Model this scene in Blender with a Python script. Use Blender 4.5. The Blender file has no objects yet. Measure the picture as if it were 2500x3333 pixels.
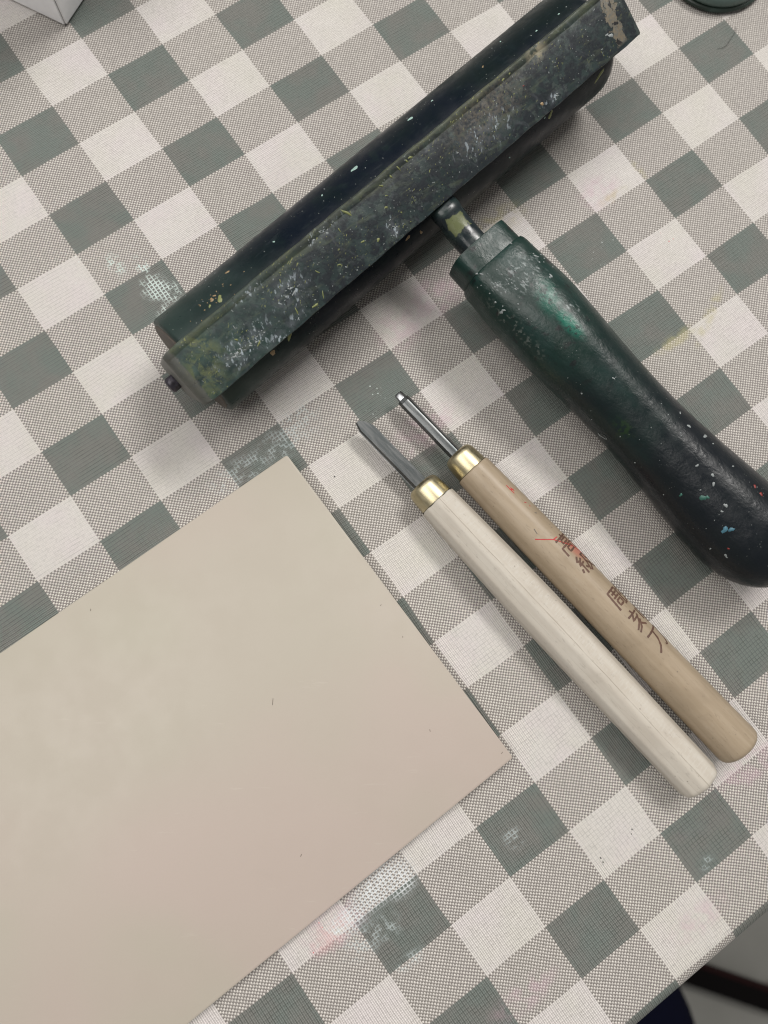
import bpy, math, random
import numpy as np
from mathutils import Vector, Matrix

S = bpy.context.scene
COL = S.collection
MM = 0.001

# ------------------------------------------------------------------ camera
cd = bpy.data.cameras.new("camera")
cam = bpy.data.objects.new("camera", cd)
COL.objects.link(cam)
cd.sensor_fit = 'VERTICAL'
cd.sensor_height = 7.755
cd.sensor_width = 5.816
cd.lens = 5.7
cd.clip_start = 0.005
cd.clip_end = 20.0
cam.matrix_world = Matrix((
    (0.81217399, 0.56609507, -0.14110206, -0.0335215),
    (-0.58115216, 0.80628762, -0.11028347, -0.1542202),
    (0.05133791, 0.17157113, 0.98383320, 0.1755897),
    (0, 0, 0, 1)))
cd.dof.use_dof = True
cd.dof.focus_distance = 0.172
cd.dof.aperture_fstop = 2.9
S.camera = cam

# ------------------------------------------------------------------ room light
w = bpy.data.worlds.new("World")
S.world = w
w.use_nodes = True
bg = w.node_tree.nodes["Background"]
bg.inputs[0].default_value = (1.0, 0.97, 0.945, 1)
bg.inputs[1].default_value = 0.25


def panel(name, target, az, el, dist, sx, sy, power, col, roll=0.0):
    l = bpy.data.lights.new(name, 'AREA')
    l.shape = 'RECTANGLE'
    l.size, l.size_y = sx, sy
    l.energy = power
    l.color = col
    o = bpy.data.objects.new(name, l)
    COL.objects.link(o)
    a, e = math.radians(az), math.radians(el)
    d = Vector((math.cos(e) * math.cos(a), math.cos(e) * math.sin(a), math.sin(e)))
    o.location = Vector(target) + d * dist
    # ceiling panels hang level and shine straight down
    o.rotation_euler = (0, 0, math.radians(roll))
    return o


CT = (0.0, -0.14, 0.0)
panel("ceiling_lamp", CT, 19, 54, 2.3, 0.45, 1.0, 43, (1.0, 0.965, 0.93), 10)
panel("ceiling_lamp", CT, 150, 60, 2.2, 1.3, 1.3, 26, (1.0, 0.965, 0.93), 0)
panel("ceiling_lamp", CT, 80, 62, 2.5, 1.6, 1.0, 14, (1.0, 0.97, 0.94), 0)

S.render.engine = 'CYCLES'
S.cycles.filter_width = 1.15
S.view_settings.view_transform = 'Standard'
S.view_settings.look = 'None'
S.view_settings.exposure = 0.0
S.view_settings.gamma = 1.0
S.render.resolution_x, S.render.resolution_y = 768, 1024


# ------------------------------------------------------------------ node helper
class M:
    """small wrapper round a material's node tree"""

    def __init__(s, name):
        s.m = bpy.data.materials.new(name)
        s.m.use_nodes = True
        s.t = s.m.node_tree
        s.b = s.t.nodes["Principled BSDF"]
        s._o = None

    def lk(s, sock, v):
        if isinstance(v, bpy.types.NodeSocket):
            s.t.links.new(v, sock)
        elif isinstance(v, (tuple, list)) and sock.type == 'RGBA' and len(v) == 3:
            sock.default_value = (*v, 1)
        else:
            sock.default_value = v

    def math(s, op, a, b=0.0, c=0.0, clamp=False):
        n = s.t.nodes.new("ShaderNodeMath")
        n.operation = op
        n.use_clamp = clamp
        for i, v in enumerate((a, b, c)):
            s.lk(n.inputs[i], v)
        return n.outputs[0]

    def vm(s, op, a, b=(0, 0, 0)):
        n = s.t.nodes.new("ShaderNodeVectorMath")
        n.operation = op
        s.lk(n.inputs[0], a)
        s.lk(n.inputs[1], b)
        return n.outputs[1] if op in ('LENGTH', 'DISTANCE') else n.outputs[0]

    def obj(s):
        """object coordinates in millimetres"""
        if s._o is None:
            n = s.t.nodes.new("ShaderNodeTexCoord")
            s._o = s.vm('MULTIPLY', n.outputs["Object"], (1000, 1000, 1000))
        return s._o

    def sep(s, v):
        n = s.t.nodes.new("ShaderNodeSeparateXYZ")
        s.lk(n.inputs[0], v)
        return n.outputs

    def comb(s, x, y, z=0.0):
        n = s.t.nodes.new("ShaderNodeCombineXYZ")
        for i, v in enumerate((x, y, z)):
            s.lk(n.inputs[i], v)
        return n.outputs[0]

    def scaled(s, sx, sy, sz, rot=None):
        v = s.obj()
        if rot:
            n = s.t.nodes.new("ShaderNodeVectorRotate")
            n.rotation_type = 'Z_AXIS'
            s.lk(n.inputs["Vector"], v)
            n.inputs["Angle"].default_value = rot
            v = n.outputs[0]
        return s.vm('MULTIPLY', v, (sx, sy, sz))

    def noise(s, scale, detail=3.0, rough=0.55, vec=None, dist=0.0):
        n = s.t.nodes.new("ShaderNodeTexNoise")
        s.lk(n.inputs["Vector"], s.obj() if vec is None else vec)
        n.inputs["Scale"].default_value = scale
        n.inputs["Detail"].default_value = detail
        n.inputs["Roughness"].default_value = rough
        n.inputs["Distortion"].default_value = dist
        return n.outputs[0]

    def vor(s, scale, vec=None, feature='F1', out=0):
        n = s.t.nodes.new("ShaderNodeTexVoronoi")
        n.feature = feature
        s.lk(n.inputs["Vector"], s.obj() if vec is None else vec)
        n.inputs["Scale"].default_value = scale
        return n.outputs[out]

    def ramp(s, v, lo, hi, a=0.0, b=1.0, smooth=True):
        n = s.t.nodes.new("ShaderNodeMapRange")
        if smooth:
            n.interpolation_type = 'SMOOTHSTEP'
        s.lk(n.inputs[0], v)
        n.inputs[1].default_value = lo
        n.inputs[2].default_value = hi
        n.inputs[3].default_value = a
        n.inputs[4].default_value = b
        return n.outputs[0]

    def mix(s, f, a, b, blend='MIX'):
        n = s.t.nodes.new("ShaderNodeMix")
        n.data_type = 'RGBA'
        n.blend_type = blend
        s.lk(n.inputs[0], f)
        s.lk(n.inputs[6], a)
        s.lk(n.inputs[7], b)
        return n.outputs[2]

    def blob(s, x, y, rx, ry, rot=0.0, soft=0.6):
        """soft elliptical patch in object mm, 1 inside, 0 outside"""
        v = s.vm('SUBTRACT', s.obj(), (x, y, 0))
        if rot:
            n = s.t.nodes.new("ShaderNodeVectorRotate")
            n.rotation_type = 'Z_AXIS'
            s.lk(n.inputs["Vector"], v)
            n.inputs["Angle"].default_value = -rot
            v = n.outputs[0]
        v = s.vm('MULTIPLY', v, (1 / rx, 1 / ry, 0))
        return s.ramp(s.vm('LENGTH', v), 1 - soft, 1 + soft * 0.5, 1, 0)

    def bump(s, h, strength=0.5, dist=0.1 * MM, prev=None):
        n = s.t.nodes.new("ShaderNodeBump")
        n.inputs["Strength"].default_value = strength
        n.inputs["Distance"].default_value = dist
        s.lk(n.inputs["Height"], h)
        if prev is not None:
            s.lk(n.inputs["Normal"], prev)
        s.lk(s.b.inputs["Normal"], n.outputs[0])
        return n.outputs[0]

    def set(s, **k):
        names = {'col': "Base Color", 'rough': "Roughness", 'metal': "Metallic", 'spec': "Specular IOR Level",
                 'coat': "Coat Weight", 'coatr': "Coat Roughness"}
        for a, v in k.items():
            s.lk(s.b.inputs[names[a]], v)
        return s.m


def plain(name, col, rough=0.6, metal=0.0, vary=0.15, scale=0.4, spec=0.5):
    m = M(name)
    f = m.noise(scale, 4)
    c = m.mix(m.ramp(f, 0.3, 0.7), tuple(x * (1 - vary) for x in col), tuple(min(1, x * (1 + vary)) for x in col))
    return m.set(col=c, rough=rough, metal=metal, spec=spec)


# ------------------------------------------------------------------ mesh helpers
def mesh_obj(name, verts, faces, mat, parent=None, smooth=True, angle=35, mats=None, fmat=None):
    me = bpy.data.meshes.new(name)
    me.from_pydata([tuple(v) for v in verts], [], [tuple(f) for f in faces])
    me.update()
    import bmesh
    bm = bmesh.new()
    bm.from_mesh(me)
    bmesh.ops.recalc_face_normals(bm, faces=bm.faces)
    bm.to_mesh(me)
    bm.free()
    for m in (mats or [mat]):
        me.materials.append(m)
    if fmat is not None:
        me.polygons.foreach_set("material_index", fmat)
    if smooth:
        me.polygons.foreach_set("use_smooth", [True] * len(me.polygons))
        if angle:
            me.set_sharp_from_angle(angle=math.radians(angle))
    o = bpy.data.objects.new(name, me)
    COL.objects.link(o)
    if parent:
        o.parent = parent
    return o


def tag(o, label=None, cat=None, group=None, kind=None):
    if label: o["label"] = label
    if cat: o["category"] = cat
    if group: o["group"] = group
    if kind: o["kind"] = kind
    return o


def empty(name, loc, rz=0.0):
    o = bpy.data.objects.new(name, None)
    o.empty_display_size = 0.01
    o.location = loc
    o.rotation_euler = (0, 0, rz)
    COL.objects.link(o)
    return o


def loft(rings, cap0=True, cap1=True):
    """closed rings of equal length -> verts, faces"""
    n = len(rings[0])
    V, F = [], []
    for r in rings:
        V += list(r)
    for k in range(len(rings) - 1):
        for i in range(n):
            j = (i + 1) % n
            F.append((k * n + i, k * n + j, (k + 1) * n + j, (k + 1) * n + i))
    if cap0: F.append(tuple(reversed(range(n))))
    if cap1: F.append(tuple(range((len(rings) - 1) * n, len(rings) * n)))
    return V, F


def ring(c, e1, e2, r1, r2, seg=48, p=2.0):
    """superellipse ring; p=2 round, larger squarer"""
    out = []
    for i in range(seg):
        t = 2 * math.pi * i / seg
        ct, st = math.cos(t), math.sin(t)
        x = math.copysign(abs(ct) ** (2 / p), ct) * r1
        y = math.copysign(abs(st) ** (2 / p), st) * r2
        out.append(Vector(c) + Vector(e1) * x + Vector(e2) * y)
    return out


def bevel(o, w, seg=2, limit=30):
    m = o.modifiers.new("bevel", 'BEVEL')
    m.width = w
    m.segments = seg
    m.limit_method = 'ANGLE'
    m.angle_limit = math.radians(limit)
    return o


def box_vf(x0, x1, y0, y1, z0, z1):
    V = [(x, y, z) for z in (z0, z1) for y in (y0, y1) for x in (x0, x1)]
    F = [(0, 2, 3, 1), (4, 5, 7, 6), (0, 1, 5, 4), (2, 6, 7, 3), (0, 4, 6, 2), (1, 3, 7, 5)]
    return V, F


# ------------------------------------------------------------------ tablecloth
SU, SV = 16.5, 12.776          # check size in mm along x and y
NU, NV = 36, 30                # threads per check


def cloth_material():
    m = M("woven_check_vinyl")
    uvn = m.t.nodes.new("ShaderNodeUVMap")
    uvn.uv_map = "weave"
    wob = m.t.nodes.new("ShaderNodeTexNoise")
    m.lk(wob.inputs["Vector"], m.obj())
    wob.inputs["Scale"].default_value = 0.05
    wob.inputs["Detail"].default_value = 3.0
    wv = m.vm('SUBTRACT', wob.outputs["Color"], (0.5, 0.5, 0.5))
    fine = m.t.nodes.new("ShaderNodeTexNoise")
    m.lk(fine.inputs["Vector"], m.obj())
    fine.inputs["Scale"].default_value = 1.1
    fv = m.vm('SUBTRACT', fine.outputs["Color"], (0.5, 0.5, 0.5))
    uv = m.vm('ADD', m.vm('ADD', uvn.outputs[0], m.vm('MULTIPLY', wv, (2.2, 2.2, 0))), m.vm('MULTIPLY', fv, (.22, .22, 0)))
    u, v, _ = m.sep(uv)
    i, j = m.math('FLOOR', u), m.math('FLOOR', v)
    fu, fvv = m.math('FRACT', u), m.math('FRACT', v)
    par = m.math('FLOORED_MODULO', m.math('ADD', i, j), 2.0)         # 0 warp on top, 1 weft on top
    gu = m.math('LESS_THAN', m.math('FLOORED_MODULO', i, 2.0 * NU), float(NU))   # 1 = green stripe
    gv = m.math('LESS_THAN', m.math('FLOORED_MODULO', j, 2.0 * NV), float(NV))
    green = m.math('ADD', m.math('MULTIPLY', gu, m.math('SUBTRACT', 1.0, par)), m.math('MULTIPLY', gv, par))
    mixed = m.math('ABSOLUTE', m.math('SUBTRACT', gu, gv))
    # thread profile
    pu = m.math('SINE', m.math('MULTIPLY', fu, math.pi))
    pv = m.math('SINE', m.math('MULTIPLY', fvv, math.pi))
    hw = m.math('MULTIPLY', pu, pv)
    # embossed ribs every two threads, along y near the front of the table and along x towards the back
    y = m.sep(m.obj())[1]
    front = m.ramp(m.math('ADD', y, m.math('MULTIPLY', m.noise(0.03, 2), 90.0)), -150.0, -20.0, 1.0, 0.0)
    ru = m.math('SINE', m.math('MULTIPLY', u, math.pi))
    rv = m.math('SINE', m.math('MULTIPLY', v, math.pi))
    ribs = m.math('ADD', m.math('MULTIPLY', m.math('ABSOLUTE', ru), m.math('MULTIPLY', front, 1.0)),
                  m.math('MULTIPLY', m.math('ABSOLUTE', rv), m.math('SUBTRACT', 1.0, front)))
    grain = m.noise(1.6, 3)
    big = m.noise(0.045, 3)
    hue = m.noise(0.11, 2, vec=m.vm('ADD', m.obj(), (300, 70, 0)))
    white = m.mix(m.ramp(hue, 0.35, 0.7), (0.73, 0.70, 0.665), (0.735, 0.685, 0.675))
    white = m.mix(m.ramp(big, 0.4, 0.75), white, (0.70, 0.68, 0.615))
    gr = m.mix(m.ramp(hue, 0.35, 0.65), (0.172, 0.202, 0.184), (0.198, 0.202, 0.186))
    gmix = m.mix(m.ramp(big, 0.35, 0.7), (0.232, 0.208, 0.198), (0.240, 0.222, 0.200))
    gr = m.mix(mixed, gr, gmix)
    wmix = m.mix(mixed, white, (0.72, 0.685, 0.635))
    c = m.mix(green, wmix, gr)
    yarn = m.t.nodes.new("ShaderNodeTexWhiteNoise")
    yarn.noise_dimensions = '2D'
    m.lk(yarn.inputs["Vector"], m.comb(i, j, 0))
    c = m.mix(m.math('MULTIPLY', yarn.outputs[0], m.math('ADD', .10, m.math('MULTIPLY', mixed, .26))), c, m.mix(green, (0.42, 0.40, 0.375), (0.30, 0.285, 0.26)))
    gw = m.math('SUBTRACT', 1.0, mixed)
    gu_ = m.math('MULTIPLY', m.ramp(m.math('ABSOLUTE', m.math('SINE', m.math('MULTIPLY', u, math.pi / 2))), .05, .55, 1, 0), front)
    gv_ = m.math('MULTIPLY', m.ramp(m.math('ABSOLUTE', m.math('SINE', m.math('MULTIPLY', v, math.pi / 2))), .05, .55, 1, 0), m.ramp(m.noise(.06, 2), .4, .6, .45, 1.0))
    groove = m.math('MULTIPLY', m.math('MAXIMUM', gu_, gv_), m.math('MULTIPLY', gw, m.ramp(m.noise(.4, 3), .3, .7, .45, 1.0)))  # rib valleys: their shading and dirt painted into the colour as dark lines
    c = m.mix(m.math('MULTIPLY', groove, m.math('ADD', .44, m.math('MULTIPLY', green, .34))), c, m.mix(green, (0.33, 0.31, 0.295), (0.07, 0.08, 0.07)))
    # darker between threads
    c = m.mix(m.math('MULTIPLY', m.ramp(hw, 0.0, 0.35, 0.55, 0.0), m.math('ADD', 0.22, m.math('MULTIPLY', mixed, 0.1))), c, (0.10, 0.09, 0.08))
    c = m.mix(m.math('MULTIPLY', m.ramp(grain, 0.45, 0.8), 0.16), c, (0.12, 0.11, 0.10))

    # ---- stains and rubbed-off paint, each at its own place on the cloth
    def stain(col, f, patches, c):
        k = None
        for p in patches:
            b = m.blob(*p)
            k = b if k is None else m.math('MAXIMUM', k, b)
        return m.mix(m.math('MULTIPLY', k, f), c, col)
    blot = m.ramp(m.noise(0.35, 3), 0.35, 0.65)
    c = stain((0.62, 0.42, 0.50), m.math('MULTIPLY', blot, 0.34), [(87, -98, 6, 5), (34, -97, 9, 6), (22, -99, 7, 6),
              (-70, -202, 8, 6), (12, -124, 10, 5), (-4, -249, 8, 3), (53, -160, 6, 6), (-10, -68, 7, 4), (112, -150, 3, 2),
              (26, -231, 10, 4), (-45, -238, 9, 3)], c)
    c = stain((0.52, 0.48, 0.22), m.math('MULTIPLY', blot, 0.38), [(99.6, -99, 1.2, 3), (89, -101, 5, 1.6), (89, -141, 9, 1.6, 0.5),
              (78, -141, 7, 2), (60, -90, 8, 4), (-30, -150, 9, 9), (120, -64, 6, 2), (-100, -60, 6, 5)], c)
    lat = lambda q, o: m.math('ABSOLUTE', m.math('SINE', m.math('ADD', m.math('MULTIPLY', q, math.pi / 2), o)))
    jit = m.math('MULTIPLY', m.math('SUBTRACT', m.noise(1.0, 3), .5), 1.25)
    net = m.ramp(m.math('ADD', m.math('MINIMUM', lat(u, .0), lat(v, .0)), jit), 0.34, 0.56, 1, 0)
    patchy = m.ramp(m.noise(0.45, 4, vec=m.vm('ADD', m.obj(), (40, 9, 0))), 0.42, 0.56)
    netp = m.math('MULTIPLY', net, patchy)
    AQ = [(-22, -55.9, 3.6, 3.6), (-26.5, -46, 2.0, 3.4), (-21.5, -50.5, 1.6, 4.0), (-22, -63.5, 3.4, 2.4), (-19.5, -59.5, 3, 3)]
    c = stain((0.66, 0.76, 0.72), m.math('MULTIPLY', netp, 0.95), AQ, c)
    c = stain((0.66, 0.77, 0.73), m.math('MULTIPLY', net, 0.9), [(-21.8, -57.2, 2.6, 3.0, 0, .35)], c)
    WH = [(-57.5, -201.5, 8.5, 3.6, 0.1), (-53.5, -203.0, 4.5, 3.6), (-67, -203, 6, 2.6)]
    c = stain((0.78, 0.82, 0.83), m.math('MULTIPLY', m.math('MAXIMUM', netp, m.math('MULTIPLY', net, 0.9)), 0.95), WH, c)
    PT = [(-61, -209, 3.6, 3.0), (-66, -208.5, 6, 3.4), (-60.5, -217.5, 4, 1.6), (-17, -106.5, 9, 4.2), (-12, -104, 6, 3.5), (-30, -107, 9, 3.4),
          (-27.5, -211, 2.6, 2.6), (4.4, -241, 2.0, 1.4)]
    c = stain((0.62, 0.70, 0.70), m.math('MULTIPLY', netp, 0.48), PT, c)
    dots = m.math('MULTIPLY', m.ramp(m.vor(0.9), 0.10, 0.2, 1, 0), m.ramp(m.noise(0.5, 2), 0.46, 0.54))
    c = stain((0.80, 0.86, 0.84), dots, [(6.5, -107.5, 1.6, 5, 0.5), (3, -113, 3, 2.2), (95, -96, 4, 3), (78, -112, 5, 3), (64, -94, 6, 4),
              (-37, -40, 5, 5)], c)
    c = stain((0.75, 0.05, 0.07), dots, [(-75.8, -203, 1.2, 2.0), (-72, -202, 1.2, 2.6), (92.5, -119.3, 2.8, 1.7), (94.5, -117.5, 2, 2),
              (-77.7, -203.9, .8, .8), (-68, -199.4, 1.4, 1.4)], c)
    c = stain((0.75, 0.40, 0.36), m.math('MULTIPLY', blot, 0.3), [(-72, -203, 5, 3)], c)
    ph = m.math('ADD', m.math('MULTIPLY', hw, 0.40), m.math('ADD', m.math('MULTIPLY', ribs, 0.6), m.math('MULTIPLY', grain, 0.5)))
    m.bump(ph, 0.85, 0.24 * MM)
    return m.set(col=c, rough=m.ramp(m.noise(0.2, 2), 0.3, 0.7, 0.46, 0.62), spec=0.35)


def build_cloth():
    xs = np.linspace(-300, 420, 145)
    R, y0, drop = 4.4, -254.4, 130.0
    prof = []                                # (y, z, arc length measured like -y)
    for y in np.linspace(340, y0, 120):
        prof.append((y, 0.0, -y))
    for k in range(1, 13):
        t = math.pi / 2 * k / 12
        prof.append((y0 - R * math.sin(t), -R + R * math.cos(t), -y0 + R * t))
    b = prof[-1]
    for k in range(1, 21):
        prof.append((b[0] - 0.03 * drop * k / 20, b[1] - drop * k / 20, b[2] + drop * k / 20))
    V, UV = [], []
    rnd = np.random.default_rng(3)
    ph = rnd.uniform(0, 6.28, 6)
    for (y, z, s) in prof:
        for x in xs:
            wv = 0.0
            if z <= -R * 0.9:
                wv = 3.0 * math.sin(x * 0.05 + ph[0]) * min(1, -z / 60) + 1.2 * math.sin(x * 0.13 + ph[1]) * min(1, -z / 60)
            lift = 0.10 * math.sin(x * 0.045 + y * 0.02 + ph[2]) + 0.08 * math.sin(y * 0.06 - x * 0.03 + ph[3]) - 0.2 if z > -R * .5 else -0.2
            V.append((x * MM, (y - wv) * MM, (z + lift) * MM))
            UV.append((x / SU * NU - .37 * 0, s / SV * NV))
    n = len(xs)
    F = [(k * n + i, k * n + i + 1, (k + 1) * n + i + 1, (k + 1) * n + i) for k in range(len(prof) - 1) for i in range(n - 1)]
    F = [tuple(reversed(f)) for f in F]
    me = bpy.data.meshes.new("tablecloth")
    me.from_pydata(V, [], F)
    uvl = me.uv_layers.new(name="weave")
    li = np.zeros(len(me.loops), dtype=np.int32)
    me.loops.foreach_get("vertex_index", li)
    uvl.data.foreach_set("uv", np.array(UV, dtype=np.float32)[li].ravel())
    me.polygons.foreach_set("use_smooth", [True] * len(me.polygons))
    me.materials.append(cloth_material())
    o = bpy.data.objects.new("tablecloth", me)
    COL.objects.link(o)
    tag(o, "sage green and white checked vinyl tablecloth with paint stains, hanging over the table edge", "tablecloth")
    return o


build_cloth()

# floor under the table edge
fm = M("grey_floor")
fc = fm.mix(fm.ramp(fm.noise(0.006, 5), 0.3, 0.7), (0.150, 0.150, 0.136), (0.185, 0.185, 0.170))
fc = fm.mix(fm.ramp(fm.noise(0.025, 2), 0.62, 0.72, 0, 0.45), fc, (0.09, 0.06, 0.055))
fm.set(col=fc, rough=0.5)
V, F = box_vf(-2.2, 2.4, -2.6, 2.0, -0.74, -0.72)
tag(mesh_obj("floor", V, F, fm.m, smooth=False), kind="structure")

# table below the cloth
t_root = empty("work_table", (0.06, 0.04, -0.72))
tag(t_root, "table beneath the checked cloth, its edge showing as a rounded fold at lower right", "table")
tm = plain("table_board", (0.25, 0.18, 0.12), 0.6)
bevel(mesh_obj("table_top", *box_vf(-0.355, 0.355, -0.2985, 0.295, 0.690, 0.7194), tm, t_root, smooth=False), 0.004, 3)
for sx in (-1, 1):
    for sy in (-1, 1):
        mesh_obj("leg", *box_vf(sx * .32 - .02, sx * .32 + .02, sy * .25 - .02 + .02, sy * .25 + .02 + .02, 0, 0.6895), tm, t_root, smooth=False)

# dark bar on the floor
br = empty("floor_bar", (0.081, -0.682, -0.72), math.atan2(-0.81, 0.58))
tag(br, "black bar with dark red upper edge on the grey floor below the table", "bar")
bevel(mesh_obj("bar_body", *box_vf(-.25, .45, -.0115, .0085, 0, .018), plain("black_rubber", (0.0025, 0.002, 0.002), .9, spec=.08), br, smooth=False), .002)
mesh_obj("edge_strip", *box_vf(-.25, .45, .0086, .0118, 0, .016), plain("dark_red_trim", (0.012, 0.003, 0.003), .8, spec=.1), br, smooth=False)

# navy stool seen past the table edge
st = empty("round_stool", (-0.0712, -0.5075, -0.72))
tag(st, "dark navy round stool mostly hidden below the table edge at the bottom", "stool")
rings = []
for r, z in ((.080, .240), (.092, .243), (.098, .252), (.100, .262), (.098, .274), (.090, .283), (.07, .288), (.03, .290)):
    rings.append(ring((0, 0, z), (1, 0, 0), (0, 1, 0), r, r, 48))
V, F = loft(rings)
nm = plain("navy_fabric", (0.0015, 0.002, 0.008), .9, spec=.08)
mesh_obj("seat", V, F, nm, st)
for k in range(3):
    a = 2.1 * k + .4
    c0, c1 = Vector((.06 * math.cos(a), .06 * math.sin(a), .243)), Vector((.085 * math.cos(a), .085 * math.sin(a), 0))
    V, F = loft([ring(c1, (1, 0, 0), (0, 1, 0), .011, .011, 16), ring(c0, (1, 0, 0), (0, 1, 0), .013, .013, 16)])
    mesh_obj("leg", V, F, plain("black_metal", (0.01, 0.01, 0.012), .5), st)

# ------------------------------------------------------------------ lino block
lm = M("cream_lino")
lc = lm.mix(lm.ramp(lm.noise(0.010, 3, rough=.4), 0.38, 0.62), (0.402, 0.366, 0.306), (0.425, 0.360, 0.316))
lc = lm.mix(lm.ramp(lm.noise(0.02, 2, vec=lm.vm('ADD', lm.obj(), (90, 40, 0))), 0.45, 0.7, 0, .7), lc, (0.392, 0.368, 0.298))
grn = lm.noise(3.0, 4, rough=.7)
lc = lm.mix(lm.math('MULTIPLY', lm.ramp(grn, 0.45, 0.75), 0.16), lc, (0.34, 0.30, 0.25))
scf = lm.math('MULTIPLY', lm.ramp(lm.noise(.5, 3, vec=lm.scaled(.25, 2.2, 1, .6)), .66, .72), lm.ramp(lm.noise(.06, 2), .5, .65))
lc = lm.mix(lm.math('MULTIPLY', scf, .25), lc, (0.50, 0.46, 0.40))
smg = lm.math('MULTIPLY', lm.ramp(lm.noise(.08, 4, dist=1.0), .58, .75), .04)
lc = lm.mix(smg, lc, (0.33, 0.29, 0.24))
lm.bump(lm.math('ADD', grn, lm.math('MULTIPLY', scf, .5)), 0.25, 0.05 * MM)
lm.set(col=lc, rough=lm.ramp(lm.noise(.15, 3), .3, .7, .42, .55), spec=0.4)
lb = empty("carving_block", (-0.0945, -0.1537, 0))
tag(lb, "blank cream lino carving sheet lying flat at lower left", "carving sheet")
P = [(75.0, 43.0), (77.0, -42.8), (-75, -46.5), (-75, 40.6)]
out = []
for k in range(4):                      # slightly rounded corners
    p, q, r = Vector((*P[k - 1], 0)), Vector((*P[k], 0)), Vector((*P[(k + 1) % 4], 0))
    rad = 0.7
    a, b2 = q + (p - q).normalized() * rad, q + (r - q).normalized() * rad
    for t in (0, .33, .67, 1):
        out.append(a.lerp(q, t).lerp(q.lerp(b2, t), t))
rings = [[Vector((p.x, p.y, z)) * MM for p in out] for z in (0.15, 2.6, 2.9)]
rings.append([Vector((p.x * .997, p.y * .996, 3.0)) * MM for p in out])
V, F = loft(rings)
mesh_obj("sheet", V, F, lm.m, lb, angle=50)
random.seed(5)
fibm = plain("fibre_dust", (0.12, 0.10, 0.08), .8)
V, F = [], []
for (x, y, L, ang) in ((19.1, 38.5, .5, 1.0), (40.7, -1.7, 1.5, .9), (72.6, 1.7, .4, .5), (65.4, -27.2, .5, 1.2), (27.6, -31.8, .6, .4), (75.6, -40.5, .5, .2), (72.5, -7, .35, 1)):
    d = Vector((math.cos(ang), math.sin(ang), 0))
    nn = Vector((-d.y, d.x, 0)) * .055
    p = Vector((x, y, 3.03))
    b0 = len(V)
    for q in (p - d * L / 2 - nn, p + d * L / 2 - nn, p + d * L / 2 + nn, p - d * L / 2 + nn, p + Vector((0, 0, .07))):
        V.append(q * MM)
    F += [(b0, b0 + 1, b0 + 4), (b0 + 1, b0 + 2, b0 + 4), (b0 + 2, b0 + 3, b0 + 4), (b0 + 3, b0, b0 + 4), (b0 + 3, b0 + 2, b0 + 1, b0)]
tag(mesh_obj("dust_fibre", V, F, fibm, lb, smooth=False), kind="stuff")

# ------------------------------------------------------------------ brayer (ink roller)
BZ = 12.75
br = empty("ink_roller", (0.13985 * 0.0799, -0.99017 * 0.0799, 0), math.atan2(0.13985, 0.99017))
tag(br, "wide black ink roller with paint-crusted frame and dark green wooden handle", "ink roller")
PHI = math.radians(27)
sP, cP = math.sin(PHI), math.cos(PHI)


def LB(a, rho, tau):
    """frame coordinates: along axle, out from axle, across towards the handle"""
    return Vector((a, -(rho * sP + tau * cP), BZ + rho * cP - tau * sP)) * MM


def ink(name, cols, rough=(0.28, 0.5), streak=None, bump=0.35, spec=.5):
    m = M(name)
    a = m.mix(m.ramp(m.noise(0.06, 4), 0.35, 0.65), cols[0], cols[1])
    a = m.mix(m.ramp(m.noise(0.25, 5), 0.5, 0.72), a, cols[2])
    return m, a


# roller: navy black rubber
rm, rc = ink("roller_rubber", [(0.003, 0.0065, 0.0125), (0.004, 0.0095, 0.0100), (0.006, 0.013, 0.015)])
x_ = rm.sep(rm.obj())[0]
rc = rm.mix(rm.ramp(rm.math('ADD', x_, rm.math('MULTIPLY', rm.noise(.12, 4), 30.)), -24., 8., 0.85, 0.), rc, (0.030, 0.048, 0.042))
rc = rm.mix(rm.math('MULTIPLY', rm.ramp(rm.noise(1.0, 4, vec=rm.scaled(.25, 1, 1)), .55, .8), .3), rc, (0.035, 0.045, 0.05))
rc = rm.mix(rm.math('MULTIPLY', rm.ramp(rm.vor(.9), .05, .12, 1, 0), rm.ramp(rm.noise(.2, 2), .5, .6)), rc, (.22, .24, .22))
rm.bump(rm.noise(1.2, 4, vec=rm.scaled(.35, 1, 1)), 0.22, 0.1 * MM)
rm.set(col=rc, rough=rm.ramp(rm.noise(.3, 3), .3, .7, .26, .42), spec=.15)
rr = 12.75
prof = [(-37.9, 0.5), (-37.9, 11.9), (-37.6, 12.5), (-37.0, rr)] + [(a, rr) for a in np.linspace(-30, 84, 20)] + \
       [(86.2, rr - .15), (87.8, rr - .7), (89.1, rr - 1.7), (89.9, rr - 3.0), (90.2, rr - 4.5), (90.3, 3)]
V, F = loft([ring((a * MM, 0, BZ * MM), (0, 1, 0), (0, 0, 1), r * MM, r * MM, 96) for a, r in prof])
roller = mesh_obj("roller", V, F, rm.m, br, angle=50)
V, F = loft([ring((a * MM, 0, BZ * MM), (0, 1, 0), (0, 0, 1), r * MM, r * MM, 64) for a, r in ((-37.95, 11.6), (-38.25, 11.3), (-38.3, 2.0))])
mesh_obj("end_face", V, F, plain("bare_rubber", (0.10, 0.085, 0.07), .7, scale=.8), roller)

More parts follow.
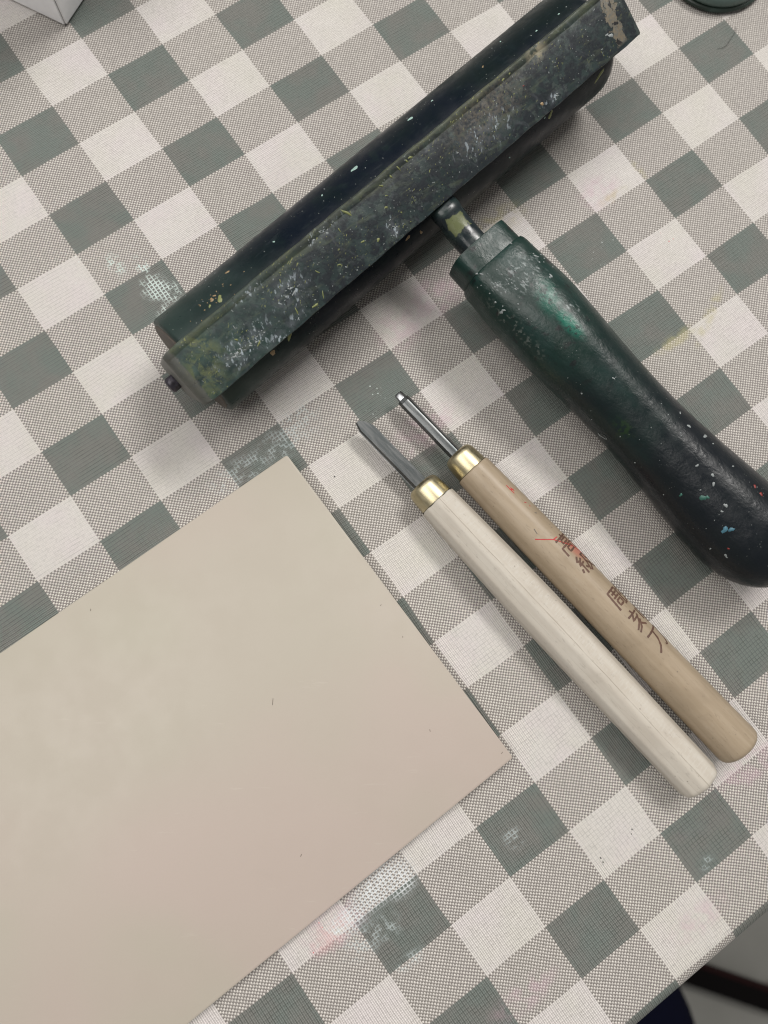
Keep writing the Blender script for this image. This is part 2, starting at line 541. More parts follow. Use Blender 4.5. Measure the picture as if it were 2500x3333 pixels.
# frame: bent flat bar, plate over the roller plus an arm at each end
pm = M("inked_steel")
x, y, z = pm.sep(pm.obj())
nz1, nz2 = pm.noise(0.09, 5), pm.noise(0.5, 5)
fine = pm.noise(1.5, 5)
pc = pm.mix(pm.ramp(nz1, .35, .65), (0.019, 0.029, 0.030), (0.034, 0.050, 0.049))
pc = pm.mix(pm.math('MULTIPLY', pm.ramp(nz2, .44, .60), .85), pc, (0.015, 0.018, 0.023))
isl = pm.ramp(pm.noise(.16, 7, rough=.68, vec=pm.vm('ADD', pm.obj(), (12, 3, 5))), .485, .535)
pc = pm.mix(pm.math('MULTIPLY', isl, .75), pc, pm.mix(pm.ramp(fine, .3, .7), (0.013, 0.016, 0.020), (0.021, 0.026, 0.030)))
isl2 = pm.ramp(pm.noise(.22, 7, rough=.7, vec=pm.vm('ADD', pm.obj(), (-31, 8, 5))), .56, .60)
pc = pm.mix(pm.math('MULTIPLY', isl2, .6), pc, (0.056, 0.073, 0.066))
left = pm.ramp(pm.math('ADD', x, pm.math('MULTIPLY', nz1, 34.)), -20., 16., 1., 0.)
pc = pm.mix(pm.math('MULTIPLY', left, pm.ramp(pm.noise(.3, 6, rough=.65), .4, .6, .25, .85)), pc, pm.mix(pm.ramp(nz2, .35, .65), (0.030, 0.056, 0.047), (0.055, 0.088, 0.074)))
tau = pm.math('ADD', y, 0.0)           # y runs from about -1 (back edge) to -13 (front edge)
back = pm.ramp(pm.math('ADD', y, pm.math('MULTIPLY', pm.noise(.35, 4, vec=pm.scaled(.25, 1, 1)), 4.5)), -1.5, 1.0, 0., 1.)
stre = pm.ramp(pm.noise(1.1, 4, vec=pm.scaled(.12, 1, 1)), .42, .66)
pc = pm.mix(pm.math('MULTIPLY', back, pm.math('ADD', .25, pm.math('MULTIPLY', stre, .6))), pc, (0.080, 0.090, 0.052))
tan1 = pm.math('MULTIPLY', pm.blob(47, -5.4, 12, 4.5, 0.05, .8), pm.ramp(fine, .38, .6))
pc = pm.mix(pm.math('MULTIPLY', tan1, .6), pc, (0.105, 0.090, 0.066))
tan2 = pm.math('MULTIPLY', pm.blob(65.5, -2.4, 3, 1.6, 0.0, .8), pm.ramp(nz2, .40, .55))
pc = pm.mix(pm.math('MULTIPLY', tan2, .8), pc, (0.30, 0.27, 0.19))
oli = pm.math('MAXIMUM', pm.math('MULTIPLY', pm.blob(-38.5, -8.5, 4.5, 4.5, 0, .6), pm.ramp(pm.noise(.38, 5, dist=1.2), .44, .58)),
              pm.math('MULTIPLY', pm.blob(-35, -3.8, 5, 1.6, -.9, .8), pm.ramp(pm.noise(.6, 5, dist=1.), .42, .56)))
pc = pm.mix(pm.math('MULTIPLY', oli, .75), pc, (0.105, 0.122, 0.058))
# dry smears of old ink dragged along and across the plate
sm1 = pm.ramp(pm.noise(.55, 5, vec=pm.scaled(.22, 1.1, 1, .12), dist=.6), .54, .70)
pc = pm.mix(pm.math('MULTIPLY', sm1, .45), pc, (0.080, 0.096, 0.064))
sm2 = pm.ramp(pm.noise(.5, 5, vec=pm.vm('ADD', pm.scaled(.9, .4, 1, -.6), (31, 7, 0)), dist=.8), .56, .72)
pc = pm.mix(pm.math('MULTIPLY', sm2, .35), pc, (0.085, 0.095, 0.105))
# chalky scuffs: short strokes slanting across the plate
scuff = pm.ramp(pm.noise(1.0, 3, vec=pm.scaled(1.5, .55, 1, 0.5)), .585, .66)
zone = None
for p_ in ((-28, -9.2, 8, 3.0, 0, .9), (-13.5, -7.0, 5, 3.0, 0, .9), (.8, -2.4, 5, 1.3, 0, .9), (13.8, -10.4, 2.0, 2.4, 0, .9), (-19.5, -11.8, 7, 1.2, .1, .9), (64, -11.3, 3.4, 1.0, 0, .9), (-20.6, -2.3, 4, 1.0, 0, .9), (45, -8, 9, 3, 0, .9)):
    b_ = pm.blob(*p_)
    zone = b_ if zone is None else pm.math('MAXIMUM', zone, b_)
pc = pm.mix(pm.math('MULTIPLY', pm.math('MULTIPLY', scuff, zone), .85), pc, (0.40, 0.46, 0.50))
pc = pm.mix(pm.math('MULTIPLY', zone, pm.ramp(nz2, .35, .7, .0, .38)), pc, (0.17, 0.19, 0.21))
specks = pm.math('MULTIPLY', pm.ramp(pm.vor(1.0), .10, .17, 1, 0), pm.ramp(pm.noise(.3, 2), .48, .58))
pc = pm.mix(pm.math('MULTIPLY', specks, .55), pc, (0.26, 0.28, 0.27))
yfl = pm.math('MULTIPLY', pm.ramp(pm.noise(1.3, 2, vec=pm.scaled(.8, 2.0, 1, -.5)), .66, .70), pm.ramp(pm.noise(.12, 2), .45, .6))
pc = pm.mix(pm.math('MULTIPLY', yfl, .7), pc, (0.26, 0.27, 0.10))
# bare metal chip across the right end
chip = pm.ramp(pm.math('ABSOLUTE', pm.math('ADD', pm.math('SUBTRACT', x, 87.4), pm.math('ADD', pm.math('MULTIPLY', pm.math('SUBTRACT', nz2, .5), 7.), pm.math('MULTIPLY', pm.math('ADD', y, 6.), -.14)))), 1.35, 1.75, 1, 0)
chip = pm.math('MULTIPLY', chip, pm.ramp(y, -12.4, -11.6, 0, 1))
pc = pm.mix(chip, pc, pm.mix(pm.ramp(fine, .35, .65), (0.165, 0.140, 0.100), (0.125, 0.122, 0.105)))
pc = pm.mix(pm.math('MULTIPLY', chip, pm.ramp(pm.noise(.5, 3, vec=pm.vm('ADD', pm.obj(), (7, 3, 2))), .58, .63)), pc, (0.02, 0.02, 0.02))
# lighter grey on the bend at the left end
wend = pm.ramp(pm.math('ADD', x, pm.math('MULTIPLY', nz2, 2.0)), -39.9, -39.2, 1, 0)
pc = pm.mix(pm.math('MULTIPLY', wend, .8), pc, (0.105, 0.105, 0.095))
# thin blue grey highlight painted along the front rim
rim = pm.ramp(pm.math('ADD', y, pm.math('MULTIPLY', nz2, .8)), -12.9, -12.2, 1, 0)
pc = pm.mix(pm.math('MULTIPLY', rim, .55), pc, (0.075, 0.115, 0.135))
crk = pm.ramp(pm.vor(.22, vec=pm.vm('ADD', pm.obj(), pm.vm('MULTIPLY', pm.comb(nz1, nz2, 0), (6, 6, 0))), feature='DISTANCE_TO_EDGE'), .0, .008, 1, 0)
pc = pm.mix(pm.math('MULTIPLY', crk, .7), pc, (0.006, 0.006, 0.008))
hgt = pm.math('ADD', pm.math('MULTIPLY', fine, .22), pm.math('ADD', pm.math('MULTIPLY', nz2, .9), pm.math('MULTIPLY', specks, .3)))
hgt = pm.math('SUBTRACT', hgt, pm.math('MULTIPLY', chip, .5))
pm.bump(hgt, .6, .25 * MM)
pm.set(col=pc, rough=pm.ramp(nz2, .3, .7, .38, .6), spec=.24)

A0, A1, W0 = -42.2, 93.0, 6.6
RT, TH = 15.6, 2.0


def plate_section(a, rho_top, half, thick):
    """cross-section of the bar across its width, with soft edges and a shallow step near the back edge"""
    t0, t1 = -half, half
    top = [(t0 + .0, rho_top - .30), (t0 + .12, rho_top - .10), (t0 + .35, rho_top - .02), (t0 + 1.45, rho_top), (t0 + 1.55, rho_top - .07), (t0 + 1.75, rho_top - .07),
           (t0 + 1.9, rho_top - .01), (0, rho_top + .02), (t1 - .5, rho_top - .01), (t1 - .15, rho_top - .10), (t1, rho_top - .32)]
    bot = [(t1, rho_top - thick), (0, rho_top - thick), (t0, rho_top - thick)]
    return [LB(a, r, t) for t, r in top + bot]


secs = []
for k, a in enumerate(np.linspace(A0 + 2.2, A1 - 1.4, 60)):
    secs.append(plate_section(a, RT + .05 * math.sin(k * .9), W0 + .06 * math.sin(k * .7) + .05 * math.sin(k * 1.9), TH))
e0, e1 = [], []
for (da, dr, h) in ((1.5, -.10, W0), (.85, -.38, W0 - .05), (.3, -.85, W0 - .2), (-.1, -1.5, W0 - .35), (-.3, -2.3, W0 - .5)):
    e0.append(plate_section(A0 + da, RT + dr, h, max(.6, TH + dr * .45)))
for (da, dr, h) in ((.7, -.15, W0), (.2, -.55, W0 - .1), (0.0, -1.4, W0 - .3)):
    e1.append(plate_section(A1 - da, RT + dr, h, TH))
V, F = loft(list(reversed(e0)) + secs + e1)
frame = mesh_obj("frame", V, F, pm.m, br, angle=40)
am = M("inked_arm")
ac = am.mix(am.ramp(am.noise(.4, 4), .4, .65), (0.12, 0.12, 0.108), (0.085, 0.092, 0.082))
ac = am.mix(am.ramp(am.noise(.8, 3), .6, .7), ac, (0.13, 0.15, 0.09))
am.bump(am.noise(1.0, 4), .5, .2 * MM)
am.set(col=ac, rough=.5)
for (xa, xb) in ((A0 - .32, A0 + 1.6), (A1 - 1.5, A1 + .05)):
    outl = [(-5.9, RT - 1.9), (5.9, RT - 1.9), (6.1, RT - 4)]
    for k in range(13):
        t = -math.pi * k / 12
        outl.append((5.2 * math.cos(t), -1.0 + 4.6 * math.sin(t)))
    outl += [(-6.1, RT - 4)]
    V, F = loft([[LB(a, r, t) for t, r in outl] for a in (xa, xb)])
    bevel(mesh_obj("frame_arm", V, F, am.m, br, angle=40), .5 * MM, 2)
# axle pin with a riveted end
pinm = plain("dirty_steel", (0.045, 0.040, 0.052), .4, .3, .5, .9)
for sgn, a in ((-1, A0), (1, A1)):
    c = [(0.0, 1.2), (-.0, 1.2), (.2, 1.9), (1.9, 2.0), (2.4, 1.6), (2.6, .6)]
    V, F = loft([ring(((a + sgn * d) * MM, 0, BZ * MM), (0, 1, 0), (0, 0, 1), r * MM, r * MM, 8) for d, r in c[1:]])
    mesh_obj("axle_pin", V, F, pinm, br, angle=40)
V, F = loft([ring((a * MM, 0, BZ * MM), (0, 1, 0), (0, 0, 1), 1.5 * MM, 1.5 * MM, 16) for a in (A0 + .5, A1 - .5)])
mesh_obj("axle", V, F, pinm, br)

# tang: round bar from plate to handle, bending down a little
tgm = M("tang_steel")
tc = tgm.mix(tgm.ramp(tgm.noise(.3, 4), .4, .62), (0.009, 0.015, 0.018), (0.018, 0.030, 0.029))
yy = tgm.sep(tgm.obj())[1]
tx_, ty_, _z = tgm.sep(tgm.vm('ADD', tgm.obj(), tgm.vm('MULTIPLY', tgm.vm('SUBTRACT', tgm.comb(tgm.noise(.5, 4), tgm.noise(.6, 4), 0), (.5, .5, 0)), (2.2, 2.6, 0))))
olive = tgm.math('MULTIPLY', tgm.ramp(tgm.math('ABSOLUTE', tgm.math('SUBTRACT', tx_, 27.0)), 2.1, 2.4, 1, 0), tgm.ramp(tgm.math('ABSOLUTE', tgm.math('ADD', ty_, 17.9)), 1.6, 1.9, 1, 0))
olive = tgm.math('MULTIPLY', olive, tgm.ramp(tgm.noise(.9, 4), .28, .40))
tc = tgm.mix(olive, tc, (0.115, 0.130, 0.060))
tgm.bump(tgm.noise(.9, 3), .2, .1 * MM)
tgm.set(col=tc, rough=tgm.ramp(tgm.noise(.5, 3), .35, .65, .16, .34), spec=.38)
AXA = 27.6
path = [(12.3, 20.5, 3.5, 2.2), (13.4, 20.5, 3.55, 2.3), (14.4, 20.45, 3.5, 2.5), (15.2, 20.2, 3.35, 2.8), (16.0, 19.7, 3.3, 3.0), (17.2, 19.1, 3.35, 3.15), (20, 18.6, 3.35, 2.9), (22, 18.2, 3.35, 2.9), (25, 17.9, 3.35, 2.9)]
rings = [ring((AXA * MM, -n * MM, z * MM), (1, 0, 0), (0, .25, 1), rx * MM, rz * MM, 40, 2.7) for n, z, rx, rz in path]
V, F = loft(rings)
mesh_obj("tang", V, F, tgm.m, br, angle=45)

# turned wooden handle
hm = M("green_black_lacquer")
x, y, z = hm.sep(hm.obj())
n1 = hm.noise(.07, 4)
t = hm.ramp(hm.math('ADD', y, hm.math('MULTIPLY', hm.math('SUBTRACT', n1, .5), 60.)), -92., -42., 0., 1.)
hc = hm.mix(t, (0.0045, 0.0075, 0.0105), (0.007, 0.024, 0.019))
hc = hm.mix(hm.ramp(hm.noise(.18, 4, vec=hm.scaled(1, .4, 1)), .45, .68), hc, hm.mix(t, (0.0055, 0.009, 0.011), (0.011, 0.034, 0.029)))
hc = hm.mix(hm.math('MULTIPLY', hm.ramp(hm.noise(.35, 4), .58, .7), t), hc, (0.008, 0.012, 0.012))
tealm = hm.math('MULTIPLY', hm.math('MAXIMUM', hm.blob(26.8, -51.8, 1.7, 4.4, .0, .7), hm.math('MULTIPLY', hm.blob(27.6, -44.5, 2.6, 4.5, -.5, .8), .7)), hm.ramp(hm.noise(.7, 4), .36, .52))
hc = hm.mix(hm.math('MULTIPLY', tealm, .9), hc, (0.008, 0.125, 0.085))
grn = hm.math('MULTIPLY', hm.blob(21.0, -76.3, 1.4, 2.6, 0, .8), hm.ramp(hm.noise(.8, 3), .4, .6))
hc = hm.mix(hm.math('MULTIPLY', grn, .6), hc, (0.018, 0.046, 0.010))
chalk = hm.math('MULTIPLY', hm.math('MAXIMUM', hm.blob(22.0, -34.6, 1.6, 3.0, .2, .8), hm.math('MAXIMUM', hm.blob(28, -37, 5, 4.5, .4, .9), hm.blob(29.8, -48.5, 1.5, 4.2, .1, .8))),
                hm.ramp(hm.noise(1.4, 4, vec=hm.scaled(1, .5, 1)), .52, .68))
hc = hm.mix(hm.math('MULTIPLY', chalk, .75), hc, (0.30, 0.34, 0.34))
dust = hm.math('MULTIPLY', hm.ramp(hm.vor(1.3), .06, .12, 1, 0), hm.ramp(hm.noise(.25, 2), .55, .65))
hc = hm.mix(hm.math('MULTIPLY', dust, .6), hc, (.35, .37, .34))
edgew = hm.math('MULTIPLY', hm.blob(19.2, -44, 1.0, 10, .0, .8), hm.ramp(hm.noise(1.2, 4), .52, .66))
hc = hm.mix(hm.math('MULTIPLY', edgew, .4), hc, (0.20, 0.22, 0.20))
hb = hm.math('ADD', hm.math('MULTIPLY', hm.noise(1.7, 3, vec=hm.scaled(1, .55, 1)), .55), hm.math('MULTIPLY', hm.noise(.5, 4), .55))
hm.bump(hb, .55, .2 * MM)
hm.set(col=hc, rough=hm.ramp(hm.noise(.4, 3), .3, .7, .27, .40), spec=.34)

# n, z, half width, half height, squareness
HP = [(23.6, 17.9, 7.4, 5.2, 4), (23.7, 17.9, 7.75, 5.5, 4), (24.2, 17.85, 7.85, 5.6, 4), (28.6, 17.5, 7.95, 5.7, 4), (29.15, 17.5, 7.9, 5.7, 4), (29.25, 17.5, 7.8, 5.6, 4)]
HB = [(29.28, 17.5, 7.9, 6.0, 3.8), (29.3, 17.5, 8.25, 6.25, 3.8), (29.8, 17.45, 8.5, 6.45, 3.8), (32, 17.3, 8.75, 6.8, 3.4), (35.5, 17.0, 9.16, 7.4, 2.9),
      (38.5, 16.75, 9.6, 8.0, 2.45), (41.8, 16.5, 9.88, 8.5, 2.3), (45, 16.2, 9.98, 9.0, 2.2), (48, 15.9, 9.97, 9.3, 2.1), (54.3, 15.4, 9.76, 9.4, 2.0), (61.3, 14.8, 9.28, 9.1, 2.0), (68.3, 14.2, 9.05, 8.95, 2.0),
      (75.3, 13.6, 8.97, 8.9, 2.0), (82.2, 13.0, 9.14, 9.1, 2.0), (89.2, 12.4, 9.63, 9.6, 2.0), (96.2, 11.8, 10.27, 10.25, 2.0), (102, 11.5, 10.8, 10.8, 2.0), (107, 11.3, 11.1, 11.1, 2.0)]
for k in range(1, 10):
    th_ = math.pi / 2 * k / 9
    HB.append((111 + 15.0 * math.sin(th_), 11.3, 11.2 * max(.06, math.cos(th_)) ** .9, 11.2 * max(.06, math.cos(th_)) ** .9, 2.0))


def hsec(rows, sub):
    rows = np.array(rows)
    out = []
    for k in range(len(rows) - 1):
        for s in range(sub):
            out.append(rows[k] + (rows[k + 1] - rows[k]) * s / sub)
    out.append(rows[-1])
    return out


def hring(r):
    n, z, rx, rz, p = r
    return ring((AXA * MM, -n * MM, z * MM), (1, 0, 0), (0, -.085, 1), rx * MM, rz * MM, 72, p)


rows = np.array(HB)
dense = []
ns = np.concatenate([rows[:3, 0], np.linspace(31, 111, 60), rows[rows[:, 0] > 111.5, 0]])


def smooth_interp(ns, X, Y):
    # monotone-ish cubic through the stations
    m = np.gradient(Y, X)
    out = []
    for n in ns:
        k = min(max(np.searchsorted(X, n) - 1, 0), len(X) - 2)
        h = X[k + 1] - X[k]
        t = (n - X[k]) / h
        out.append((2 * t**3 - 3 * t**2 + 1) * Y[k] + (t**3 - 2 * t**2 + t) * h * m[k] + (-2 * t**3 + 3 * t**2) * Y[k + 1] + (t**3 - t**2) * h * m[k + 1])
    return np.array(out)


cols = [smooth_interp(ns, rows[:, 0], rows[:, c]) for c in range(1, 5)]
cols = [np.where(ns < 30.5, np.interp(ns, rows[:, 0], rows[:, c + 1]), cols[c]) for c in range(4)]
cols = [np.where(ns > 111.2, np.interp(ns, rows[:, 0], rows[:, c + 1]), cols[c]) for c in range(4)]
V, F = loft([hring((ns[k], cols[0][k], cols[1][k], cols[2][k], cols[3][k])) for k in range(len(ns))])
handle = mesh_obj("handle", V, F, hm.m, br, angle=40)
V, F = loft([hring(r) for r in HP])
mesh_obj("collar", V, F, hm.m, handle, angle=40)


def handle_pt(n, ang):
    """point and normal on the handle, ang 0 = top, positive towards +x"""
    z, rx, rz, p = [np.interp(n, ns, c) for c in cols]
    ct, st = math.sin(ang), math.cos(ang)
    def f(a):
        ct, st = math.sin(a), math.cos(a)
        return Vector((AXA + math.copysign(abs(ct) ** (2 / p), ct) * rx, -n, z + math.copysign(abs(st) ** (2 / p), st) * rz))
    q = f(ang)
    tx = f(ang + .02) - f(ang - .02)
    nrm = tx.cross(Vector((0, -1, 0))).normalized()
    if nrm.z < 0 and abs(ang) < 1.5: nrm = -nrm
    return q, nrm, tx.normalized(), Vector((0, -1, 0))


def plate_pt(a, tau):
    q = LB(a, RT + .0, tau) / MM
    return q, Vector((0, -sP, cP)), Vector((1, 0, 0)), Vector((0, -cP, -sP))


def roller_pt(a, ang):
    """ang from top, positive towards the back (+y)"""
    d = Vector((0, math.sin(ang), math.cos(ang)))
    return Vector((a, 0, BZ)) + d * rr, d, Vector((1, 0, 0)), Vector((0, math.cos(ang), -math.sin(ang)))


class Flecks:
    def __init__(s): s.V, s.F = [], []

    def add(s, fr, r, lng=1.0, rot=0.0, h=.12, seg=9, rnd=random):
        q, nr, e1, e2 = fr
        c, sn = math.cos(rot), math.sin(rot)
        b = len(s.V)
        ph = rnd.uniform(0, 6)
        for lev, (k, z) in enumerate(((1.0, -.04), (.62, h * .8))):
            for i in range(seg):
                t = 2 * math.pi * i / seg
                rr_ = r * k * (1 + .28 * math.sin(2 * t + ph) + .18 * math.sin(3 * t + 2 * ph))
                X, Y = rr_ * math.cos(t) * lng, rr_ * math.sin(t)
                s.V.append((q + e1 * (X * c - Y * sn) + e2 * (X * sn + Y * c) + nr * z) * MM)
        s.V.append((q + nr * h) * MM)
        for i in range(seg):
            j = (i + 1) % seg
            s.F.append((b + i, b + j, b + seg + j, b + seg + i))
            s.F.append((b + seg + i, b + seg + j, b + 2 * seg))

    def build(s, name, mat, parent):
        return tag(mesh_obj(name, s.V, s.F, mat, parent, angle=0), kind="stuff")


random.seed(11)
paint = {k: plain("dried_paint_" + k, c, .45) for k, c in dict(white=(.25, .275, .275), yellow=(.19, .21, .075), orange=(.26, .18, .09), red=(.20, .018, .014), blue=(.06, .17, .23), teal=(.03, .11, .085), mint=(.30, .44, .40)).items()}
fw, fy, fo, fr, fb, ft, fmn = [Flecks() for _ in range(7)]
# handle splashes: white droplets, red and blue spots
for n, ang, r, lg in ((74.6, -1.5, .85, 1.8), (82.4, .51, .30, 1.6), (85.7, .38, .45, 1.7), (89.8, .52, .55, 1.5), (92.1, .51, .25, 1.2), (92.8, -.2, .38, 1.2), (96.5, -.11, .45, 1.1), (98.0, -.23, .42, 1.3),
                      (97.1, -.5, .2, 1.3), (103.0, -.36, .42, 1.6), (103.4, -.49, .3, 1.2), (111.5, -1.05, .5, 1.5), (98.4, .39, .25, 1.3), (108.5, -1.2, .25, 1.5), (77.2, -1.05, .22, 1.), (83.7, -1.25, .25, 1.),
                      (39.5, -1.01, .45, 1.3), (66.7, -.21, .35, 2.4), (67.1, -.15, .2, 2.), (64.5, -1.0, .3, 1.3), (60.0, -.06, .35, 1.4), (57, -.4, .25, 1.6)):
    fw.add(handle_pt(n, ang), r * .78, lg, random.uniform(0, 3), h=.08)
for k in range(36):
    n = random.uniform(31, 112)
    fw.add(handle_pt(n, random.gauss(-.1, .7)), random.choice((.08, .1, .12, .16)), random.uniform(1, 2), random.uniform(0, 3), h=.06, seg=6)
for k in range(46):          # crusty patch near the shoulder
    fw.add(handle_pt(random.gauss(36, 3.2), random.gauss(-.15, .45)), random.uniform(.1, .24), random.uniform(1, 3), random.gauss(1.2, .5), h=.12, seg=6)
for n, ang, r in ((104.6, .38, .45), (106.6, .34, .5), (110.5, -.9, .3)): fr.add(handle_pt(n, ang), r * .8, 1.2, h=.07)
fb.add(handle_pt(106.8, -.69), .62, 1.2); fb.add(handle_pt(107.6, -.60), .4, 1.8)
for n, ang, r in ((95.3, -.87, .33), (98.7, -.57, .6), (99.2, -.5, .35)): ft.add(handle_pt(n, ang), r, 1.2)
# plate
for a, tau, r, lg, rot in ((7.1, -4.9, .3, 4.6, 1.15), (9.4, 3.5, .38, 1.5, 0), (6.3, 1.7, .24, 2., .4), (-1, 2.2, .2, 2.5, .8), (-5.9, .4, .2, 3, 1.1),
                           (-10.7, 5.4, .3, 2.4, .2), (-25.4, 3.8, .24, 2.6, -.4), (-28.6, .3, .2, 2, 1.2), (-14.7, 3.8, .16, 4.6, 1.9), (-7.9, 4.7, .16, 5, 2.1), (26.1, -5.3, .26, 3, .1), (15.1, -.6, .22, 2.5, .6),
                           (25, -5.2, .16, 4, 1.3), (22.5, -5.1, .16, 4, 1.3), (20, -4.8, .15, 3.5, 1.4), (54.9, -5.3, .22, 2.4, .1), (57, -5.4, .2, 2, .1), (17, -4.6, .2, 2.2, .9)):
    fy.add(plate_pt(a, tau), r, lg, rot, h=.14)
for k in range(22):
    fy.add(plate_pt(random.uniform(-40, 55), random.uniform(-5.8, 5.8)), random.uniform(.06, .13), random.uniform(1, 5), random.uniform(0, 3), h=.06, seg=6)
for k in range(70):
    fw.add(plate_pt(random.uniform(-40, 84), random.uniform(-5.9, 6.0)), random.uniform(.05, .13), random.uniform(1, 4), random.uniform(0, 3), h=.06, seg=6)
for cx_, ct_, sa, st_, nn in ((-30.5, 2.3, 1.8, .9, 16), (-26.5, 2.8, 1.8, .9, 16), (-22.5, 1.4, 1.8, .9, 12), (-13.5, -.1, 1.3, .7, 14), (13.8, 3.9, .7, .9, 12), (.8, -5.2, 1.8, .4, 8), (64.2, 4.8, 1.2, .3, 5), (-20.5, -5.3, 1.5, .3, 6)):
    for k in range(nn):
        fw.add(plate_pt(random.gauss(cx_, sa), max(-6, min(6, random.gauss(ct_, st_)))), random.choice((.08, .1, .13, .2)), random.uniform(1.2, 3.2), random.gauss(.5, .4), h=.06, seg=7)
fr.add(plate_pt(58.5, -1.5), .2, 1.6, .6); fo.add(plate_pt(60.4, 4.1), .35, 1.8, .2)
fw.add(plate_pt(84.8, 2.5), .5, 1.5, .8); fw.add(plate_pt(83.9, 1.8), .3, 1.5, .3)
for a, ang, r, lg in ((17.8, .51, .55, 2.0), (8.0, .51, .2, 1.5), (66.3, .68, .2, 1.5), (36.1, .6, .5, 1.6), (43, .6, .25, 1.3)): fmn.add(roller_pt(a, ang), r, lg, .3)
for a, ang, r, lg in ((82.1, -1.2, .65, 2.4), (64.9, -1.14, .6, 1.6)): fy.add(roller_pt(a, ang), r, lg, .5)
for a, ang in ((63, -1.1), (72, -.95), (50.9, -1.3), (79.9, .23), (72.8, .26), (-7.5, .38)): fmn.add(roller_pt(a, ang), .22, 1.3)
for a, ang, r in ((17.8, -1.15, .5), (21.7, -1.27, .4), (-23.3, -1.13, .6), (-19.3, .54, .35), (-26.2, .27, .4), (-25.2, .3, .25), (57.2, .42, .25)): fo.add(roller_pt(a, ang), r, 1.5, random.uniform(0, 3))
for a, ang, r in ((-18.2, -1.1, .6), (-24.9, .18, .6), (-27.5, .2, .3)): fy.add(roller_pt(a, ang), r, 1.5, random.uniform(0, 3))
for k in range(40): fw.add(roller_pt(random.uniform(-36, 86), random.uniform(.2, .9)), random.uniform(.05, .14), 1.5, random.uniform(0, 3), h=.05, seg=6)
for k in range(22): fo.add(roller_pt(random.gauss(-26, 3), random.gauss(.25, .1)), random.uniform(.06, .16), 1.5, random.uniform(0, 3), h=.08, seg=6)
for f, k in ((fw, 'white'), (fy, 'yellow'), (fo, 'orange'), (fr, 'red'), (fb, 'blue'), (ft, 'teal'), (fmn, 'mint')):
    f.build("paint_fleck", paint[k], br)

# ------------------------------------------------------------------ carving tools


def axis_frame(h0, h1):
    d = (Vector(h1) - Vector(h0))
    L = d.length
    return math.atan2(d.y, d.x), L


def wood(name, c1, c2, c3, ribs):
    m = M(name)
    g = m.noise(.6, 4, vec=m.scaled(.06, 1, 1))
    c = m.mix(m.ramp(g, .35, .65), c1, c2)
    c = m.mix(m.math('MULTIPLY', m.ramp(m.noise(1.8, 3, vec=m.scaled(.12, 1, 1)), .52, .75), .35), c, c3)
    c = m.mix(m.math('MULTIPLY', m.ramp(m.noise(.12, 3), .45, .7), .35), c, c3)
    pore = m.math('MULTIPLY', m.ramp(m.noise(1.6, 2, vec=m.scaled(.35, 1.4, 1.4)), .62, .70), .30)
    c = m.mix(pore, c, tuple(v * .62 for v in c3))
    c = m.mix(m.ramp(m.noise(.16, 5, rough=.65, dist=.8), .52, .75, 0, .18), c, tuple(v * .72 for v in c3))
    c = m.mix(m.math('MULTIPLY', m.ramp(m.vor(.55), .05, .12, 1, 0), m.math('MULTIPLY', m.ramp(m.noise(.1, 2), .55, .65), .6)), c, (.10, .085, .07))
    h = m.noise(2.2, 3, vec=m.scaled(.3, 1, 1))
    return m, c, h


def ribbon(strokes, width, fn, name, mat, parent, lift=.035):
    """strokes: polylines in surface coords; fn maps (s,t)->(point, normal)"""
    V, F = [], []
    for st in strokes:
        pts = []
        for (p, q) in zip(st[:-1], st[1:]):
            k = max(1, int(math.hypot(q[0] - p[0], q[1] - p[1]) / .35))
            for i in range(k):
                pts.append((p[0] + (q[0] - p[0]) * i / k, p[1] + (q[1] - p[1]) * i / k))
        pts.append(st[-1])
        b = len(V)
        for i, p in enumerate(pts):
            p0, p1 = pts[max(0, i - 1)], pts[min(len(pts) - 1, i + 1)]
            d = (p1[0] - p0[0], p1[1] - p0[1])
            L = math.hypot(*d) or 1
            wd = width * (.5 + .06 * math.sin(i * 1.7))
            nx, ny = -d[1] / L * wd, d[0] / L * wd
            for sg in (-1, 1):
                q, nr = fn(p[0] + sg * nx, p[1] + sg * ny)
                V.append((q + nr * lift) * MM)
            q, nr = fn(*p)
            V.append((q + nr * (lift + .03)) * MM)
        for i in range(len(pts) - 1):
            a = b + 3 * i
            F += [(a, a + 2, a + 5, a + 3), (a + 2, a + 1, a + 4, a + 5)]
    return mesh_obj(name, V, F, mat, parent, angle=0)


brass = M("brass")
bn = brass.noise(1.2, 3, vec=brass.scaled(.3, 1, 1))
bc = brass.mix(brass.ramp(bn, .3, .7), (0.50, 0.44, 0.285), (0.57, 0.51, 0.345))
brass.bump(brass.noise(.5, 2), .10, .15 * MM)
brass.set(col=bc, rough=brass.ramp(bn, .3, .7, .34, .44), metal=1.0)
steel = M("tool_steel")
sc = steel.mix(steel.ramp(steel.noise(1.5, 4, vec=steel.scaled(.12, 1, 1)), .35, .65), (0.075, 0.083, 0.084), (0.125, 0.13, 0.13))
steel.bump(steel.noise(2.0, 3, vec=steel.scaled(.1, 1, 1)), .12, .08 * MM)
steel.set(col=sc, rough=.33, metal=.9)
bright = M("ground_steel")
bright.set(col=(0.30, .31, .32), rough=.25, metal=1.0)
darkgap = plain("dark_gap", (0.02, 0.014, 0.01), .8)


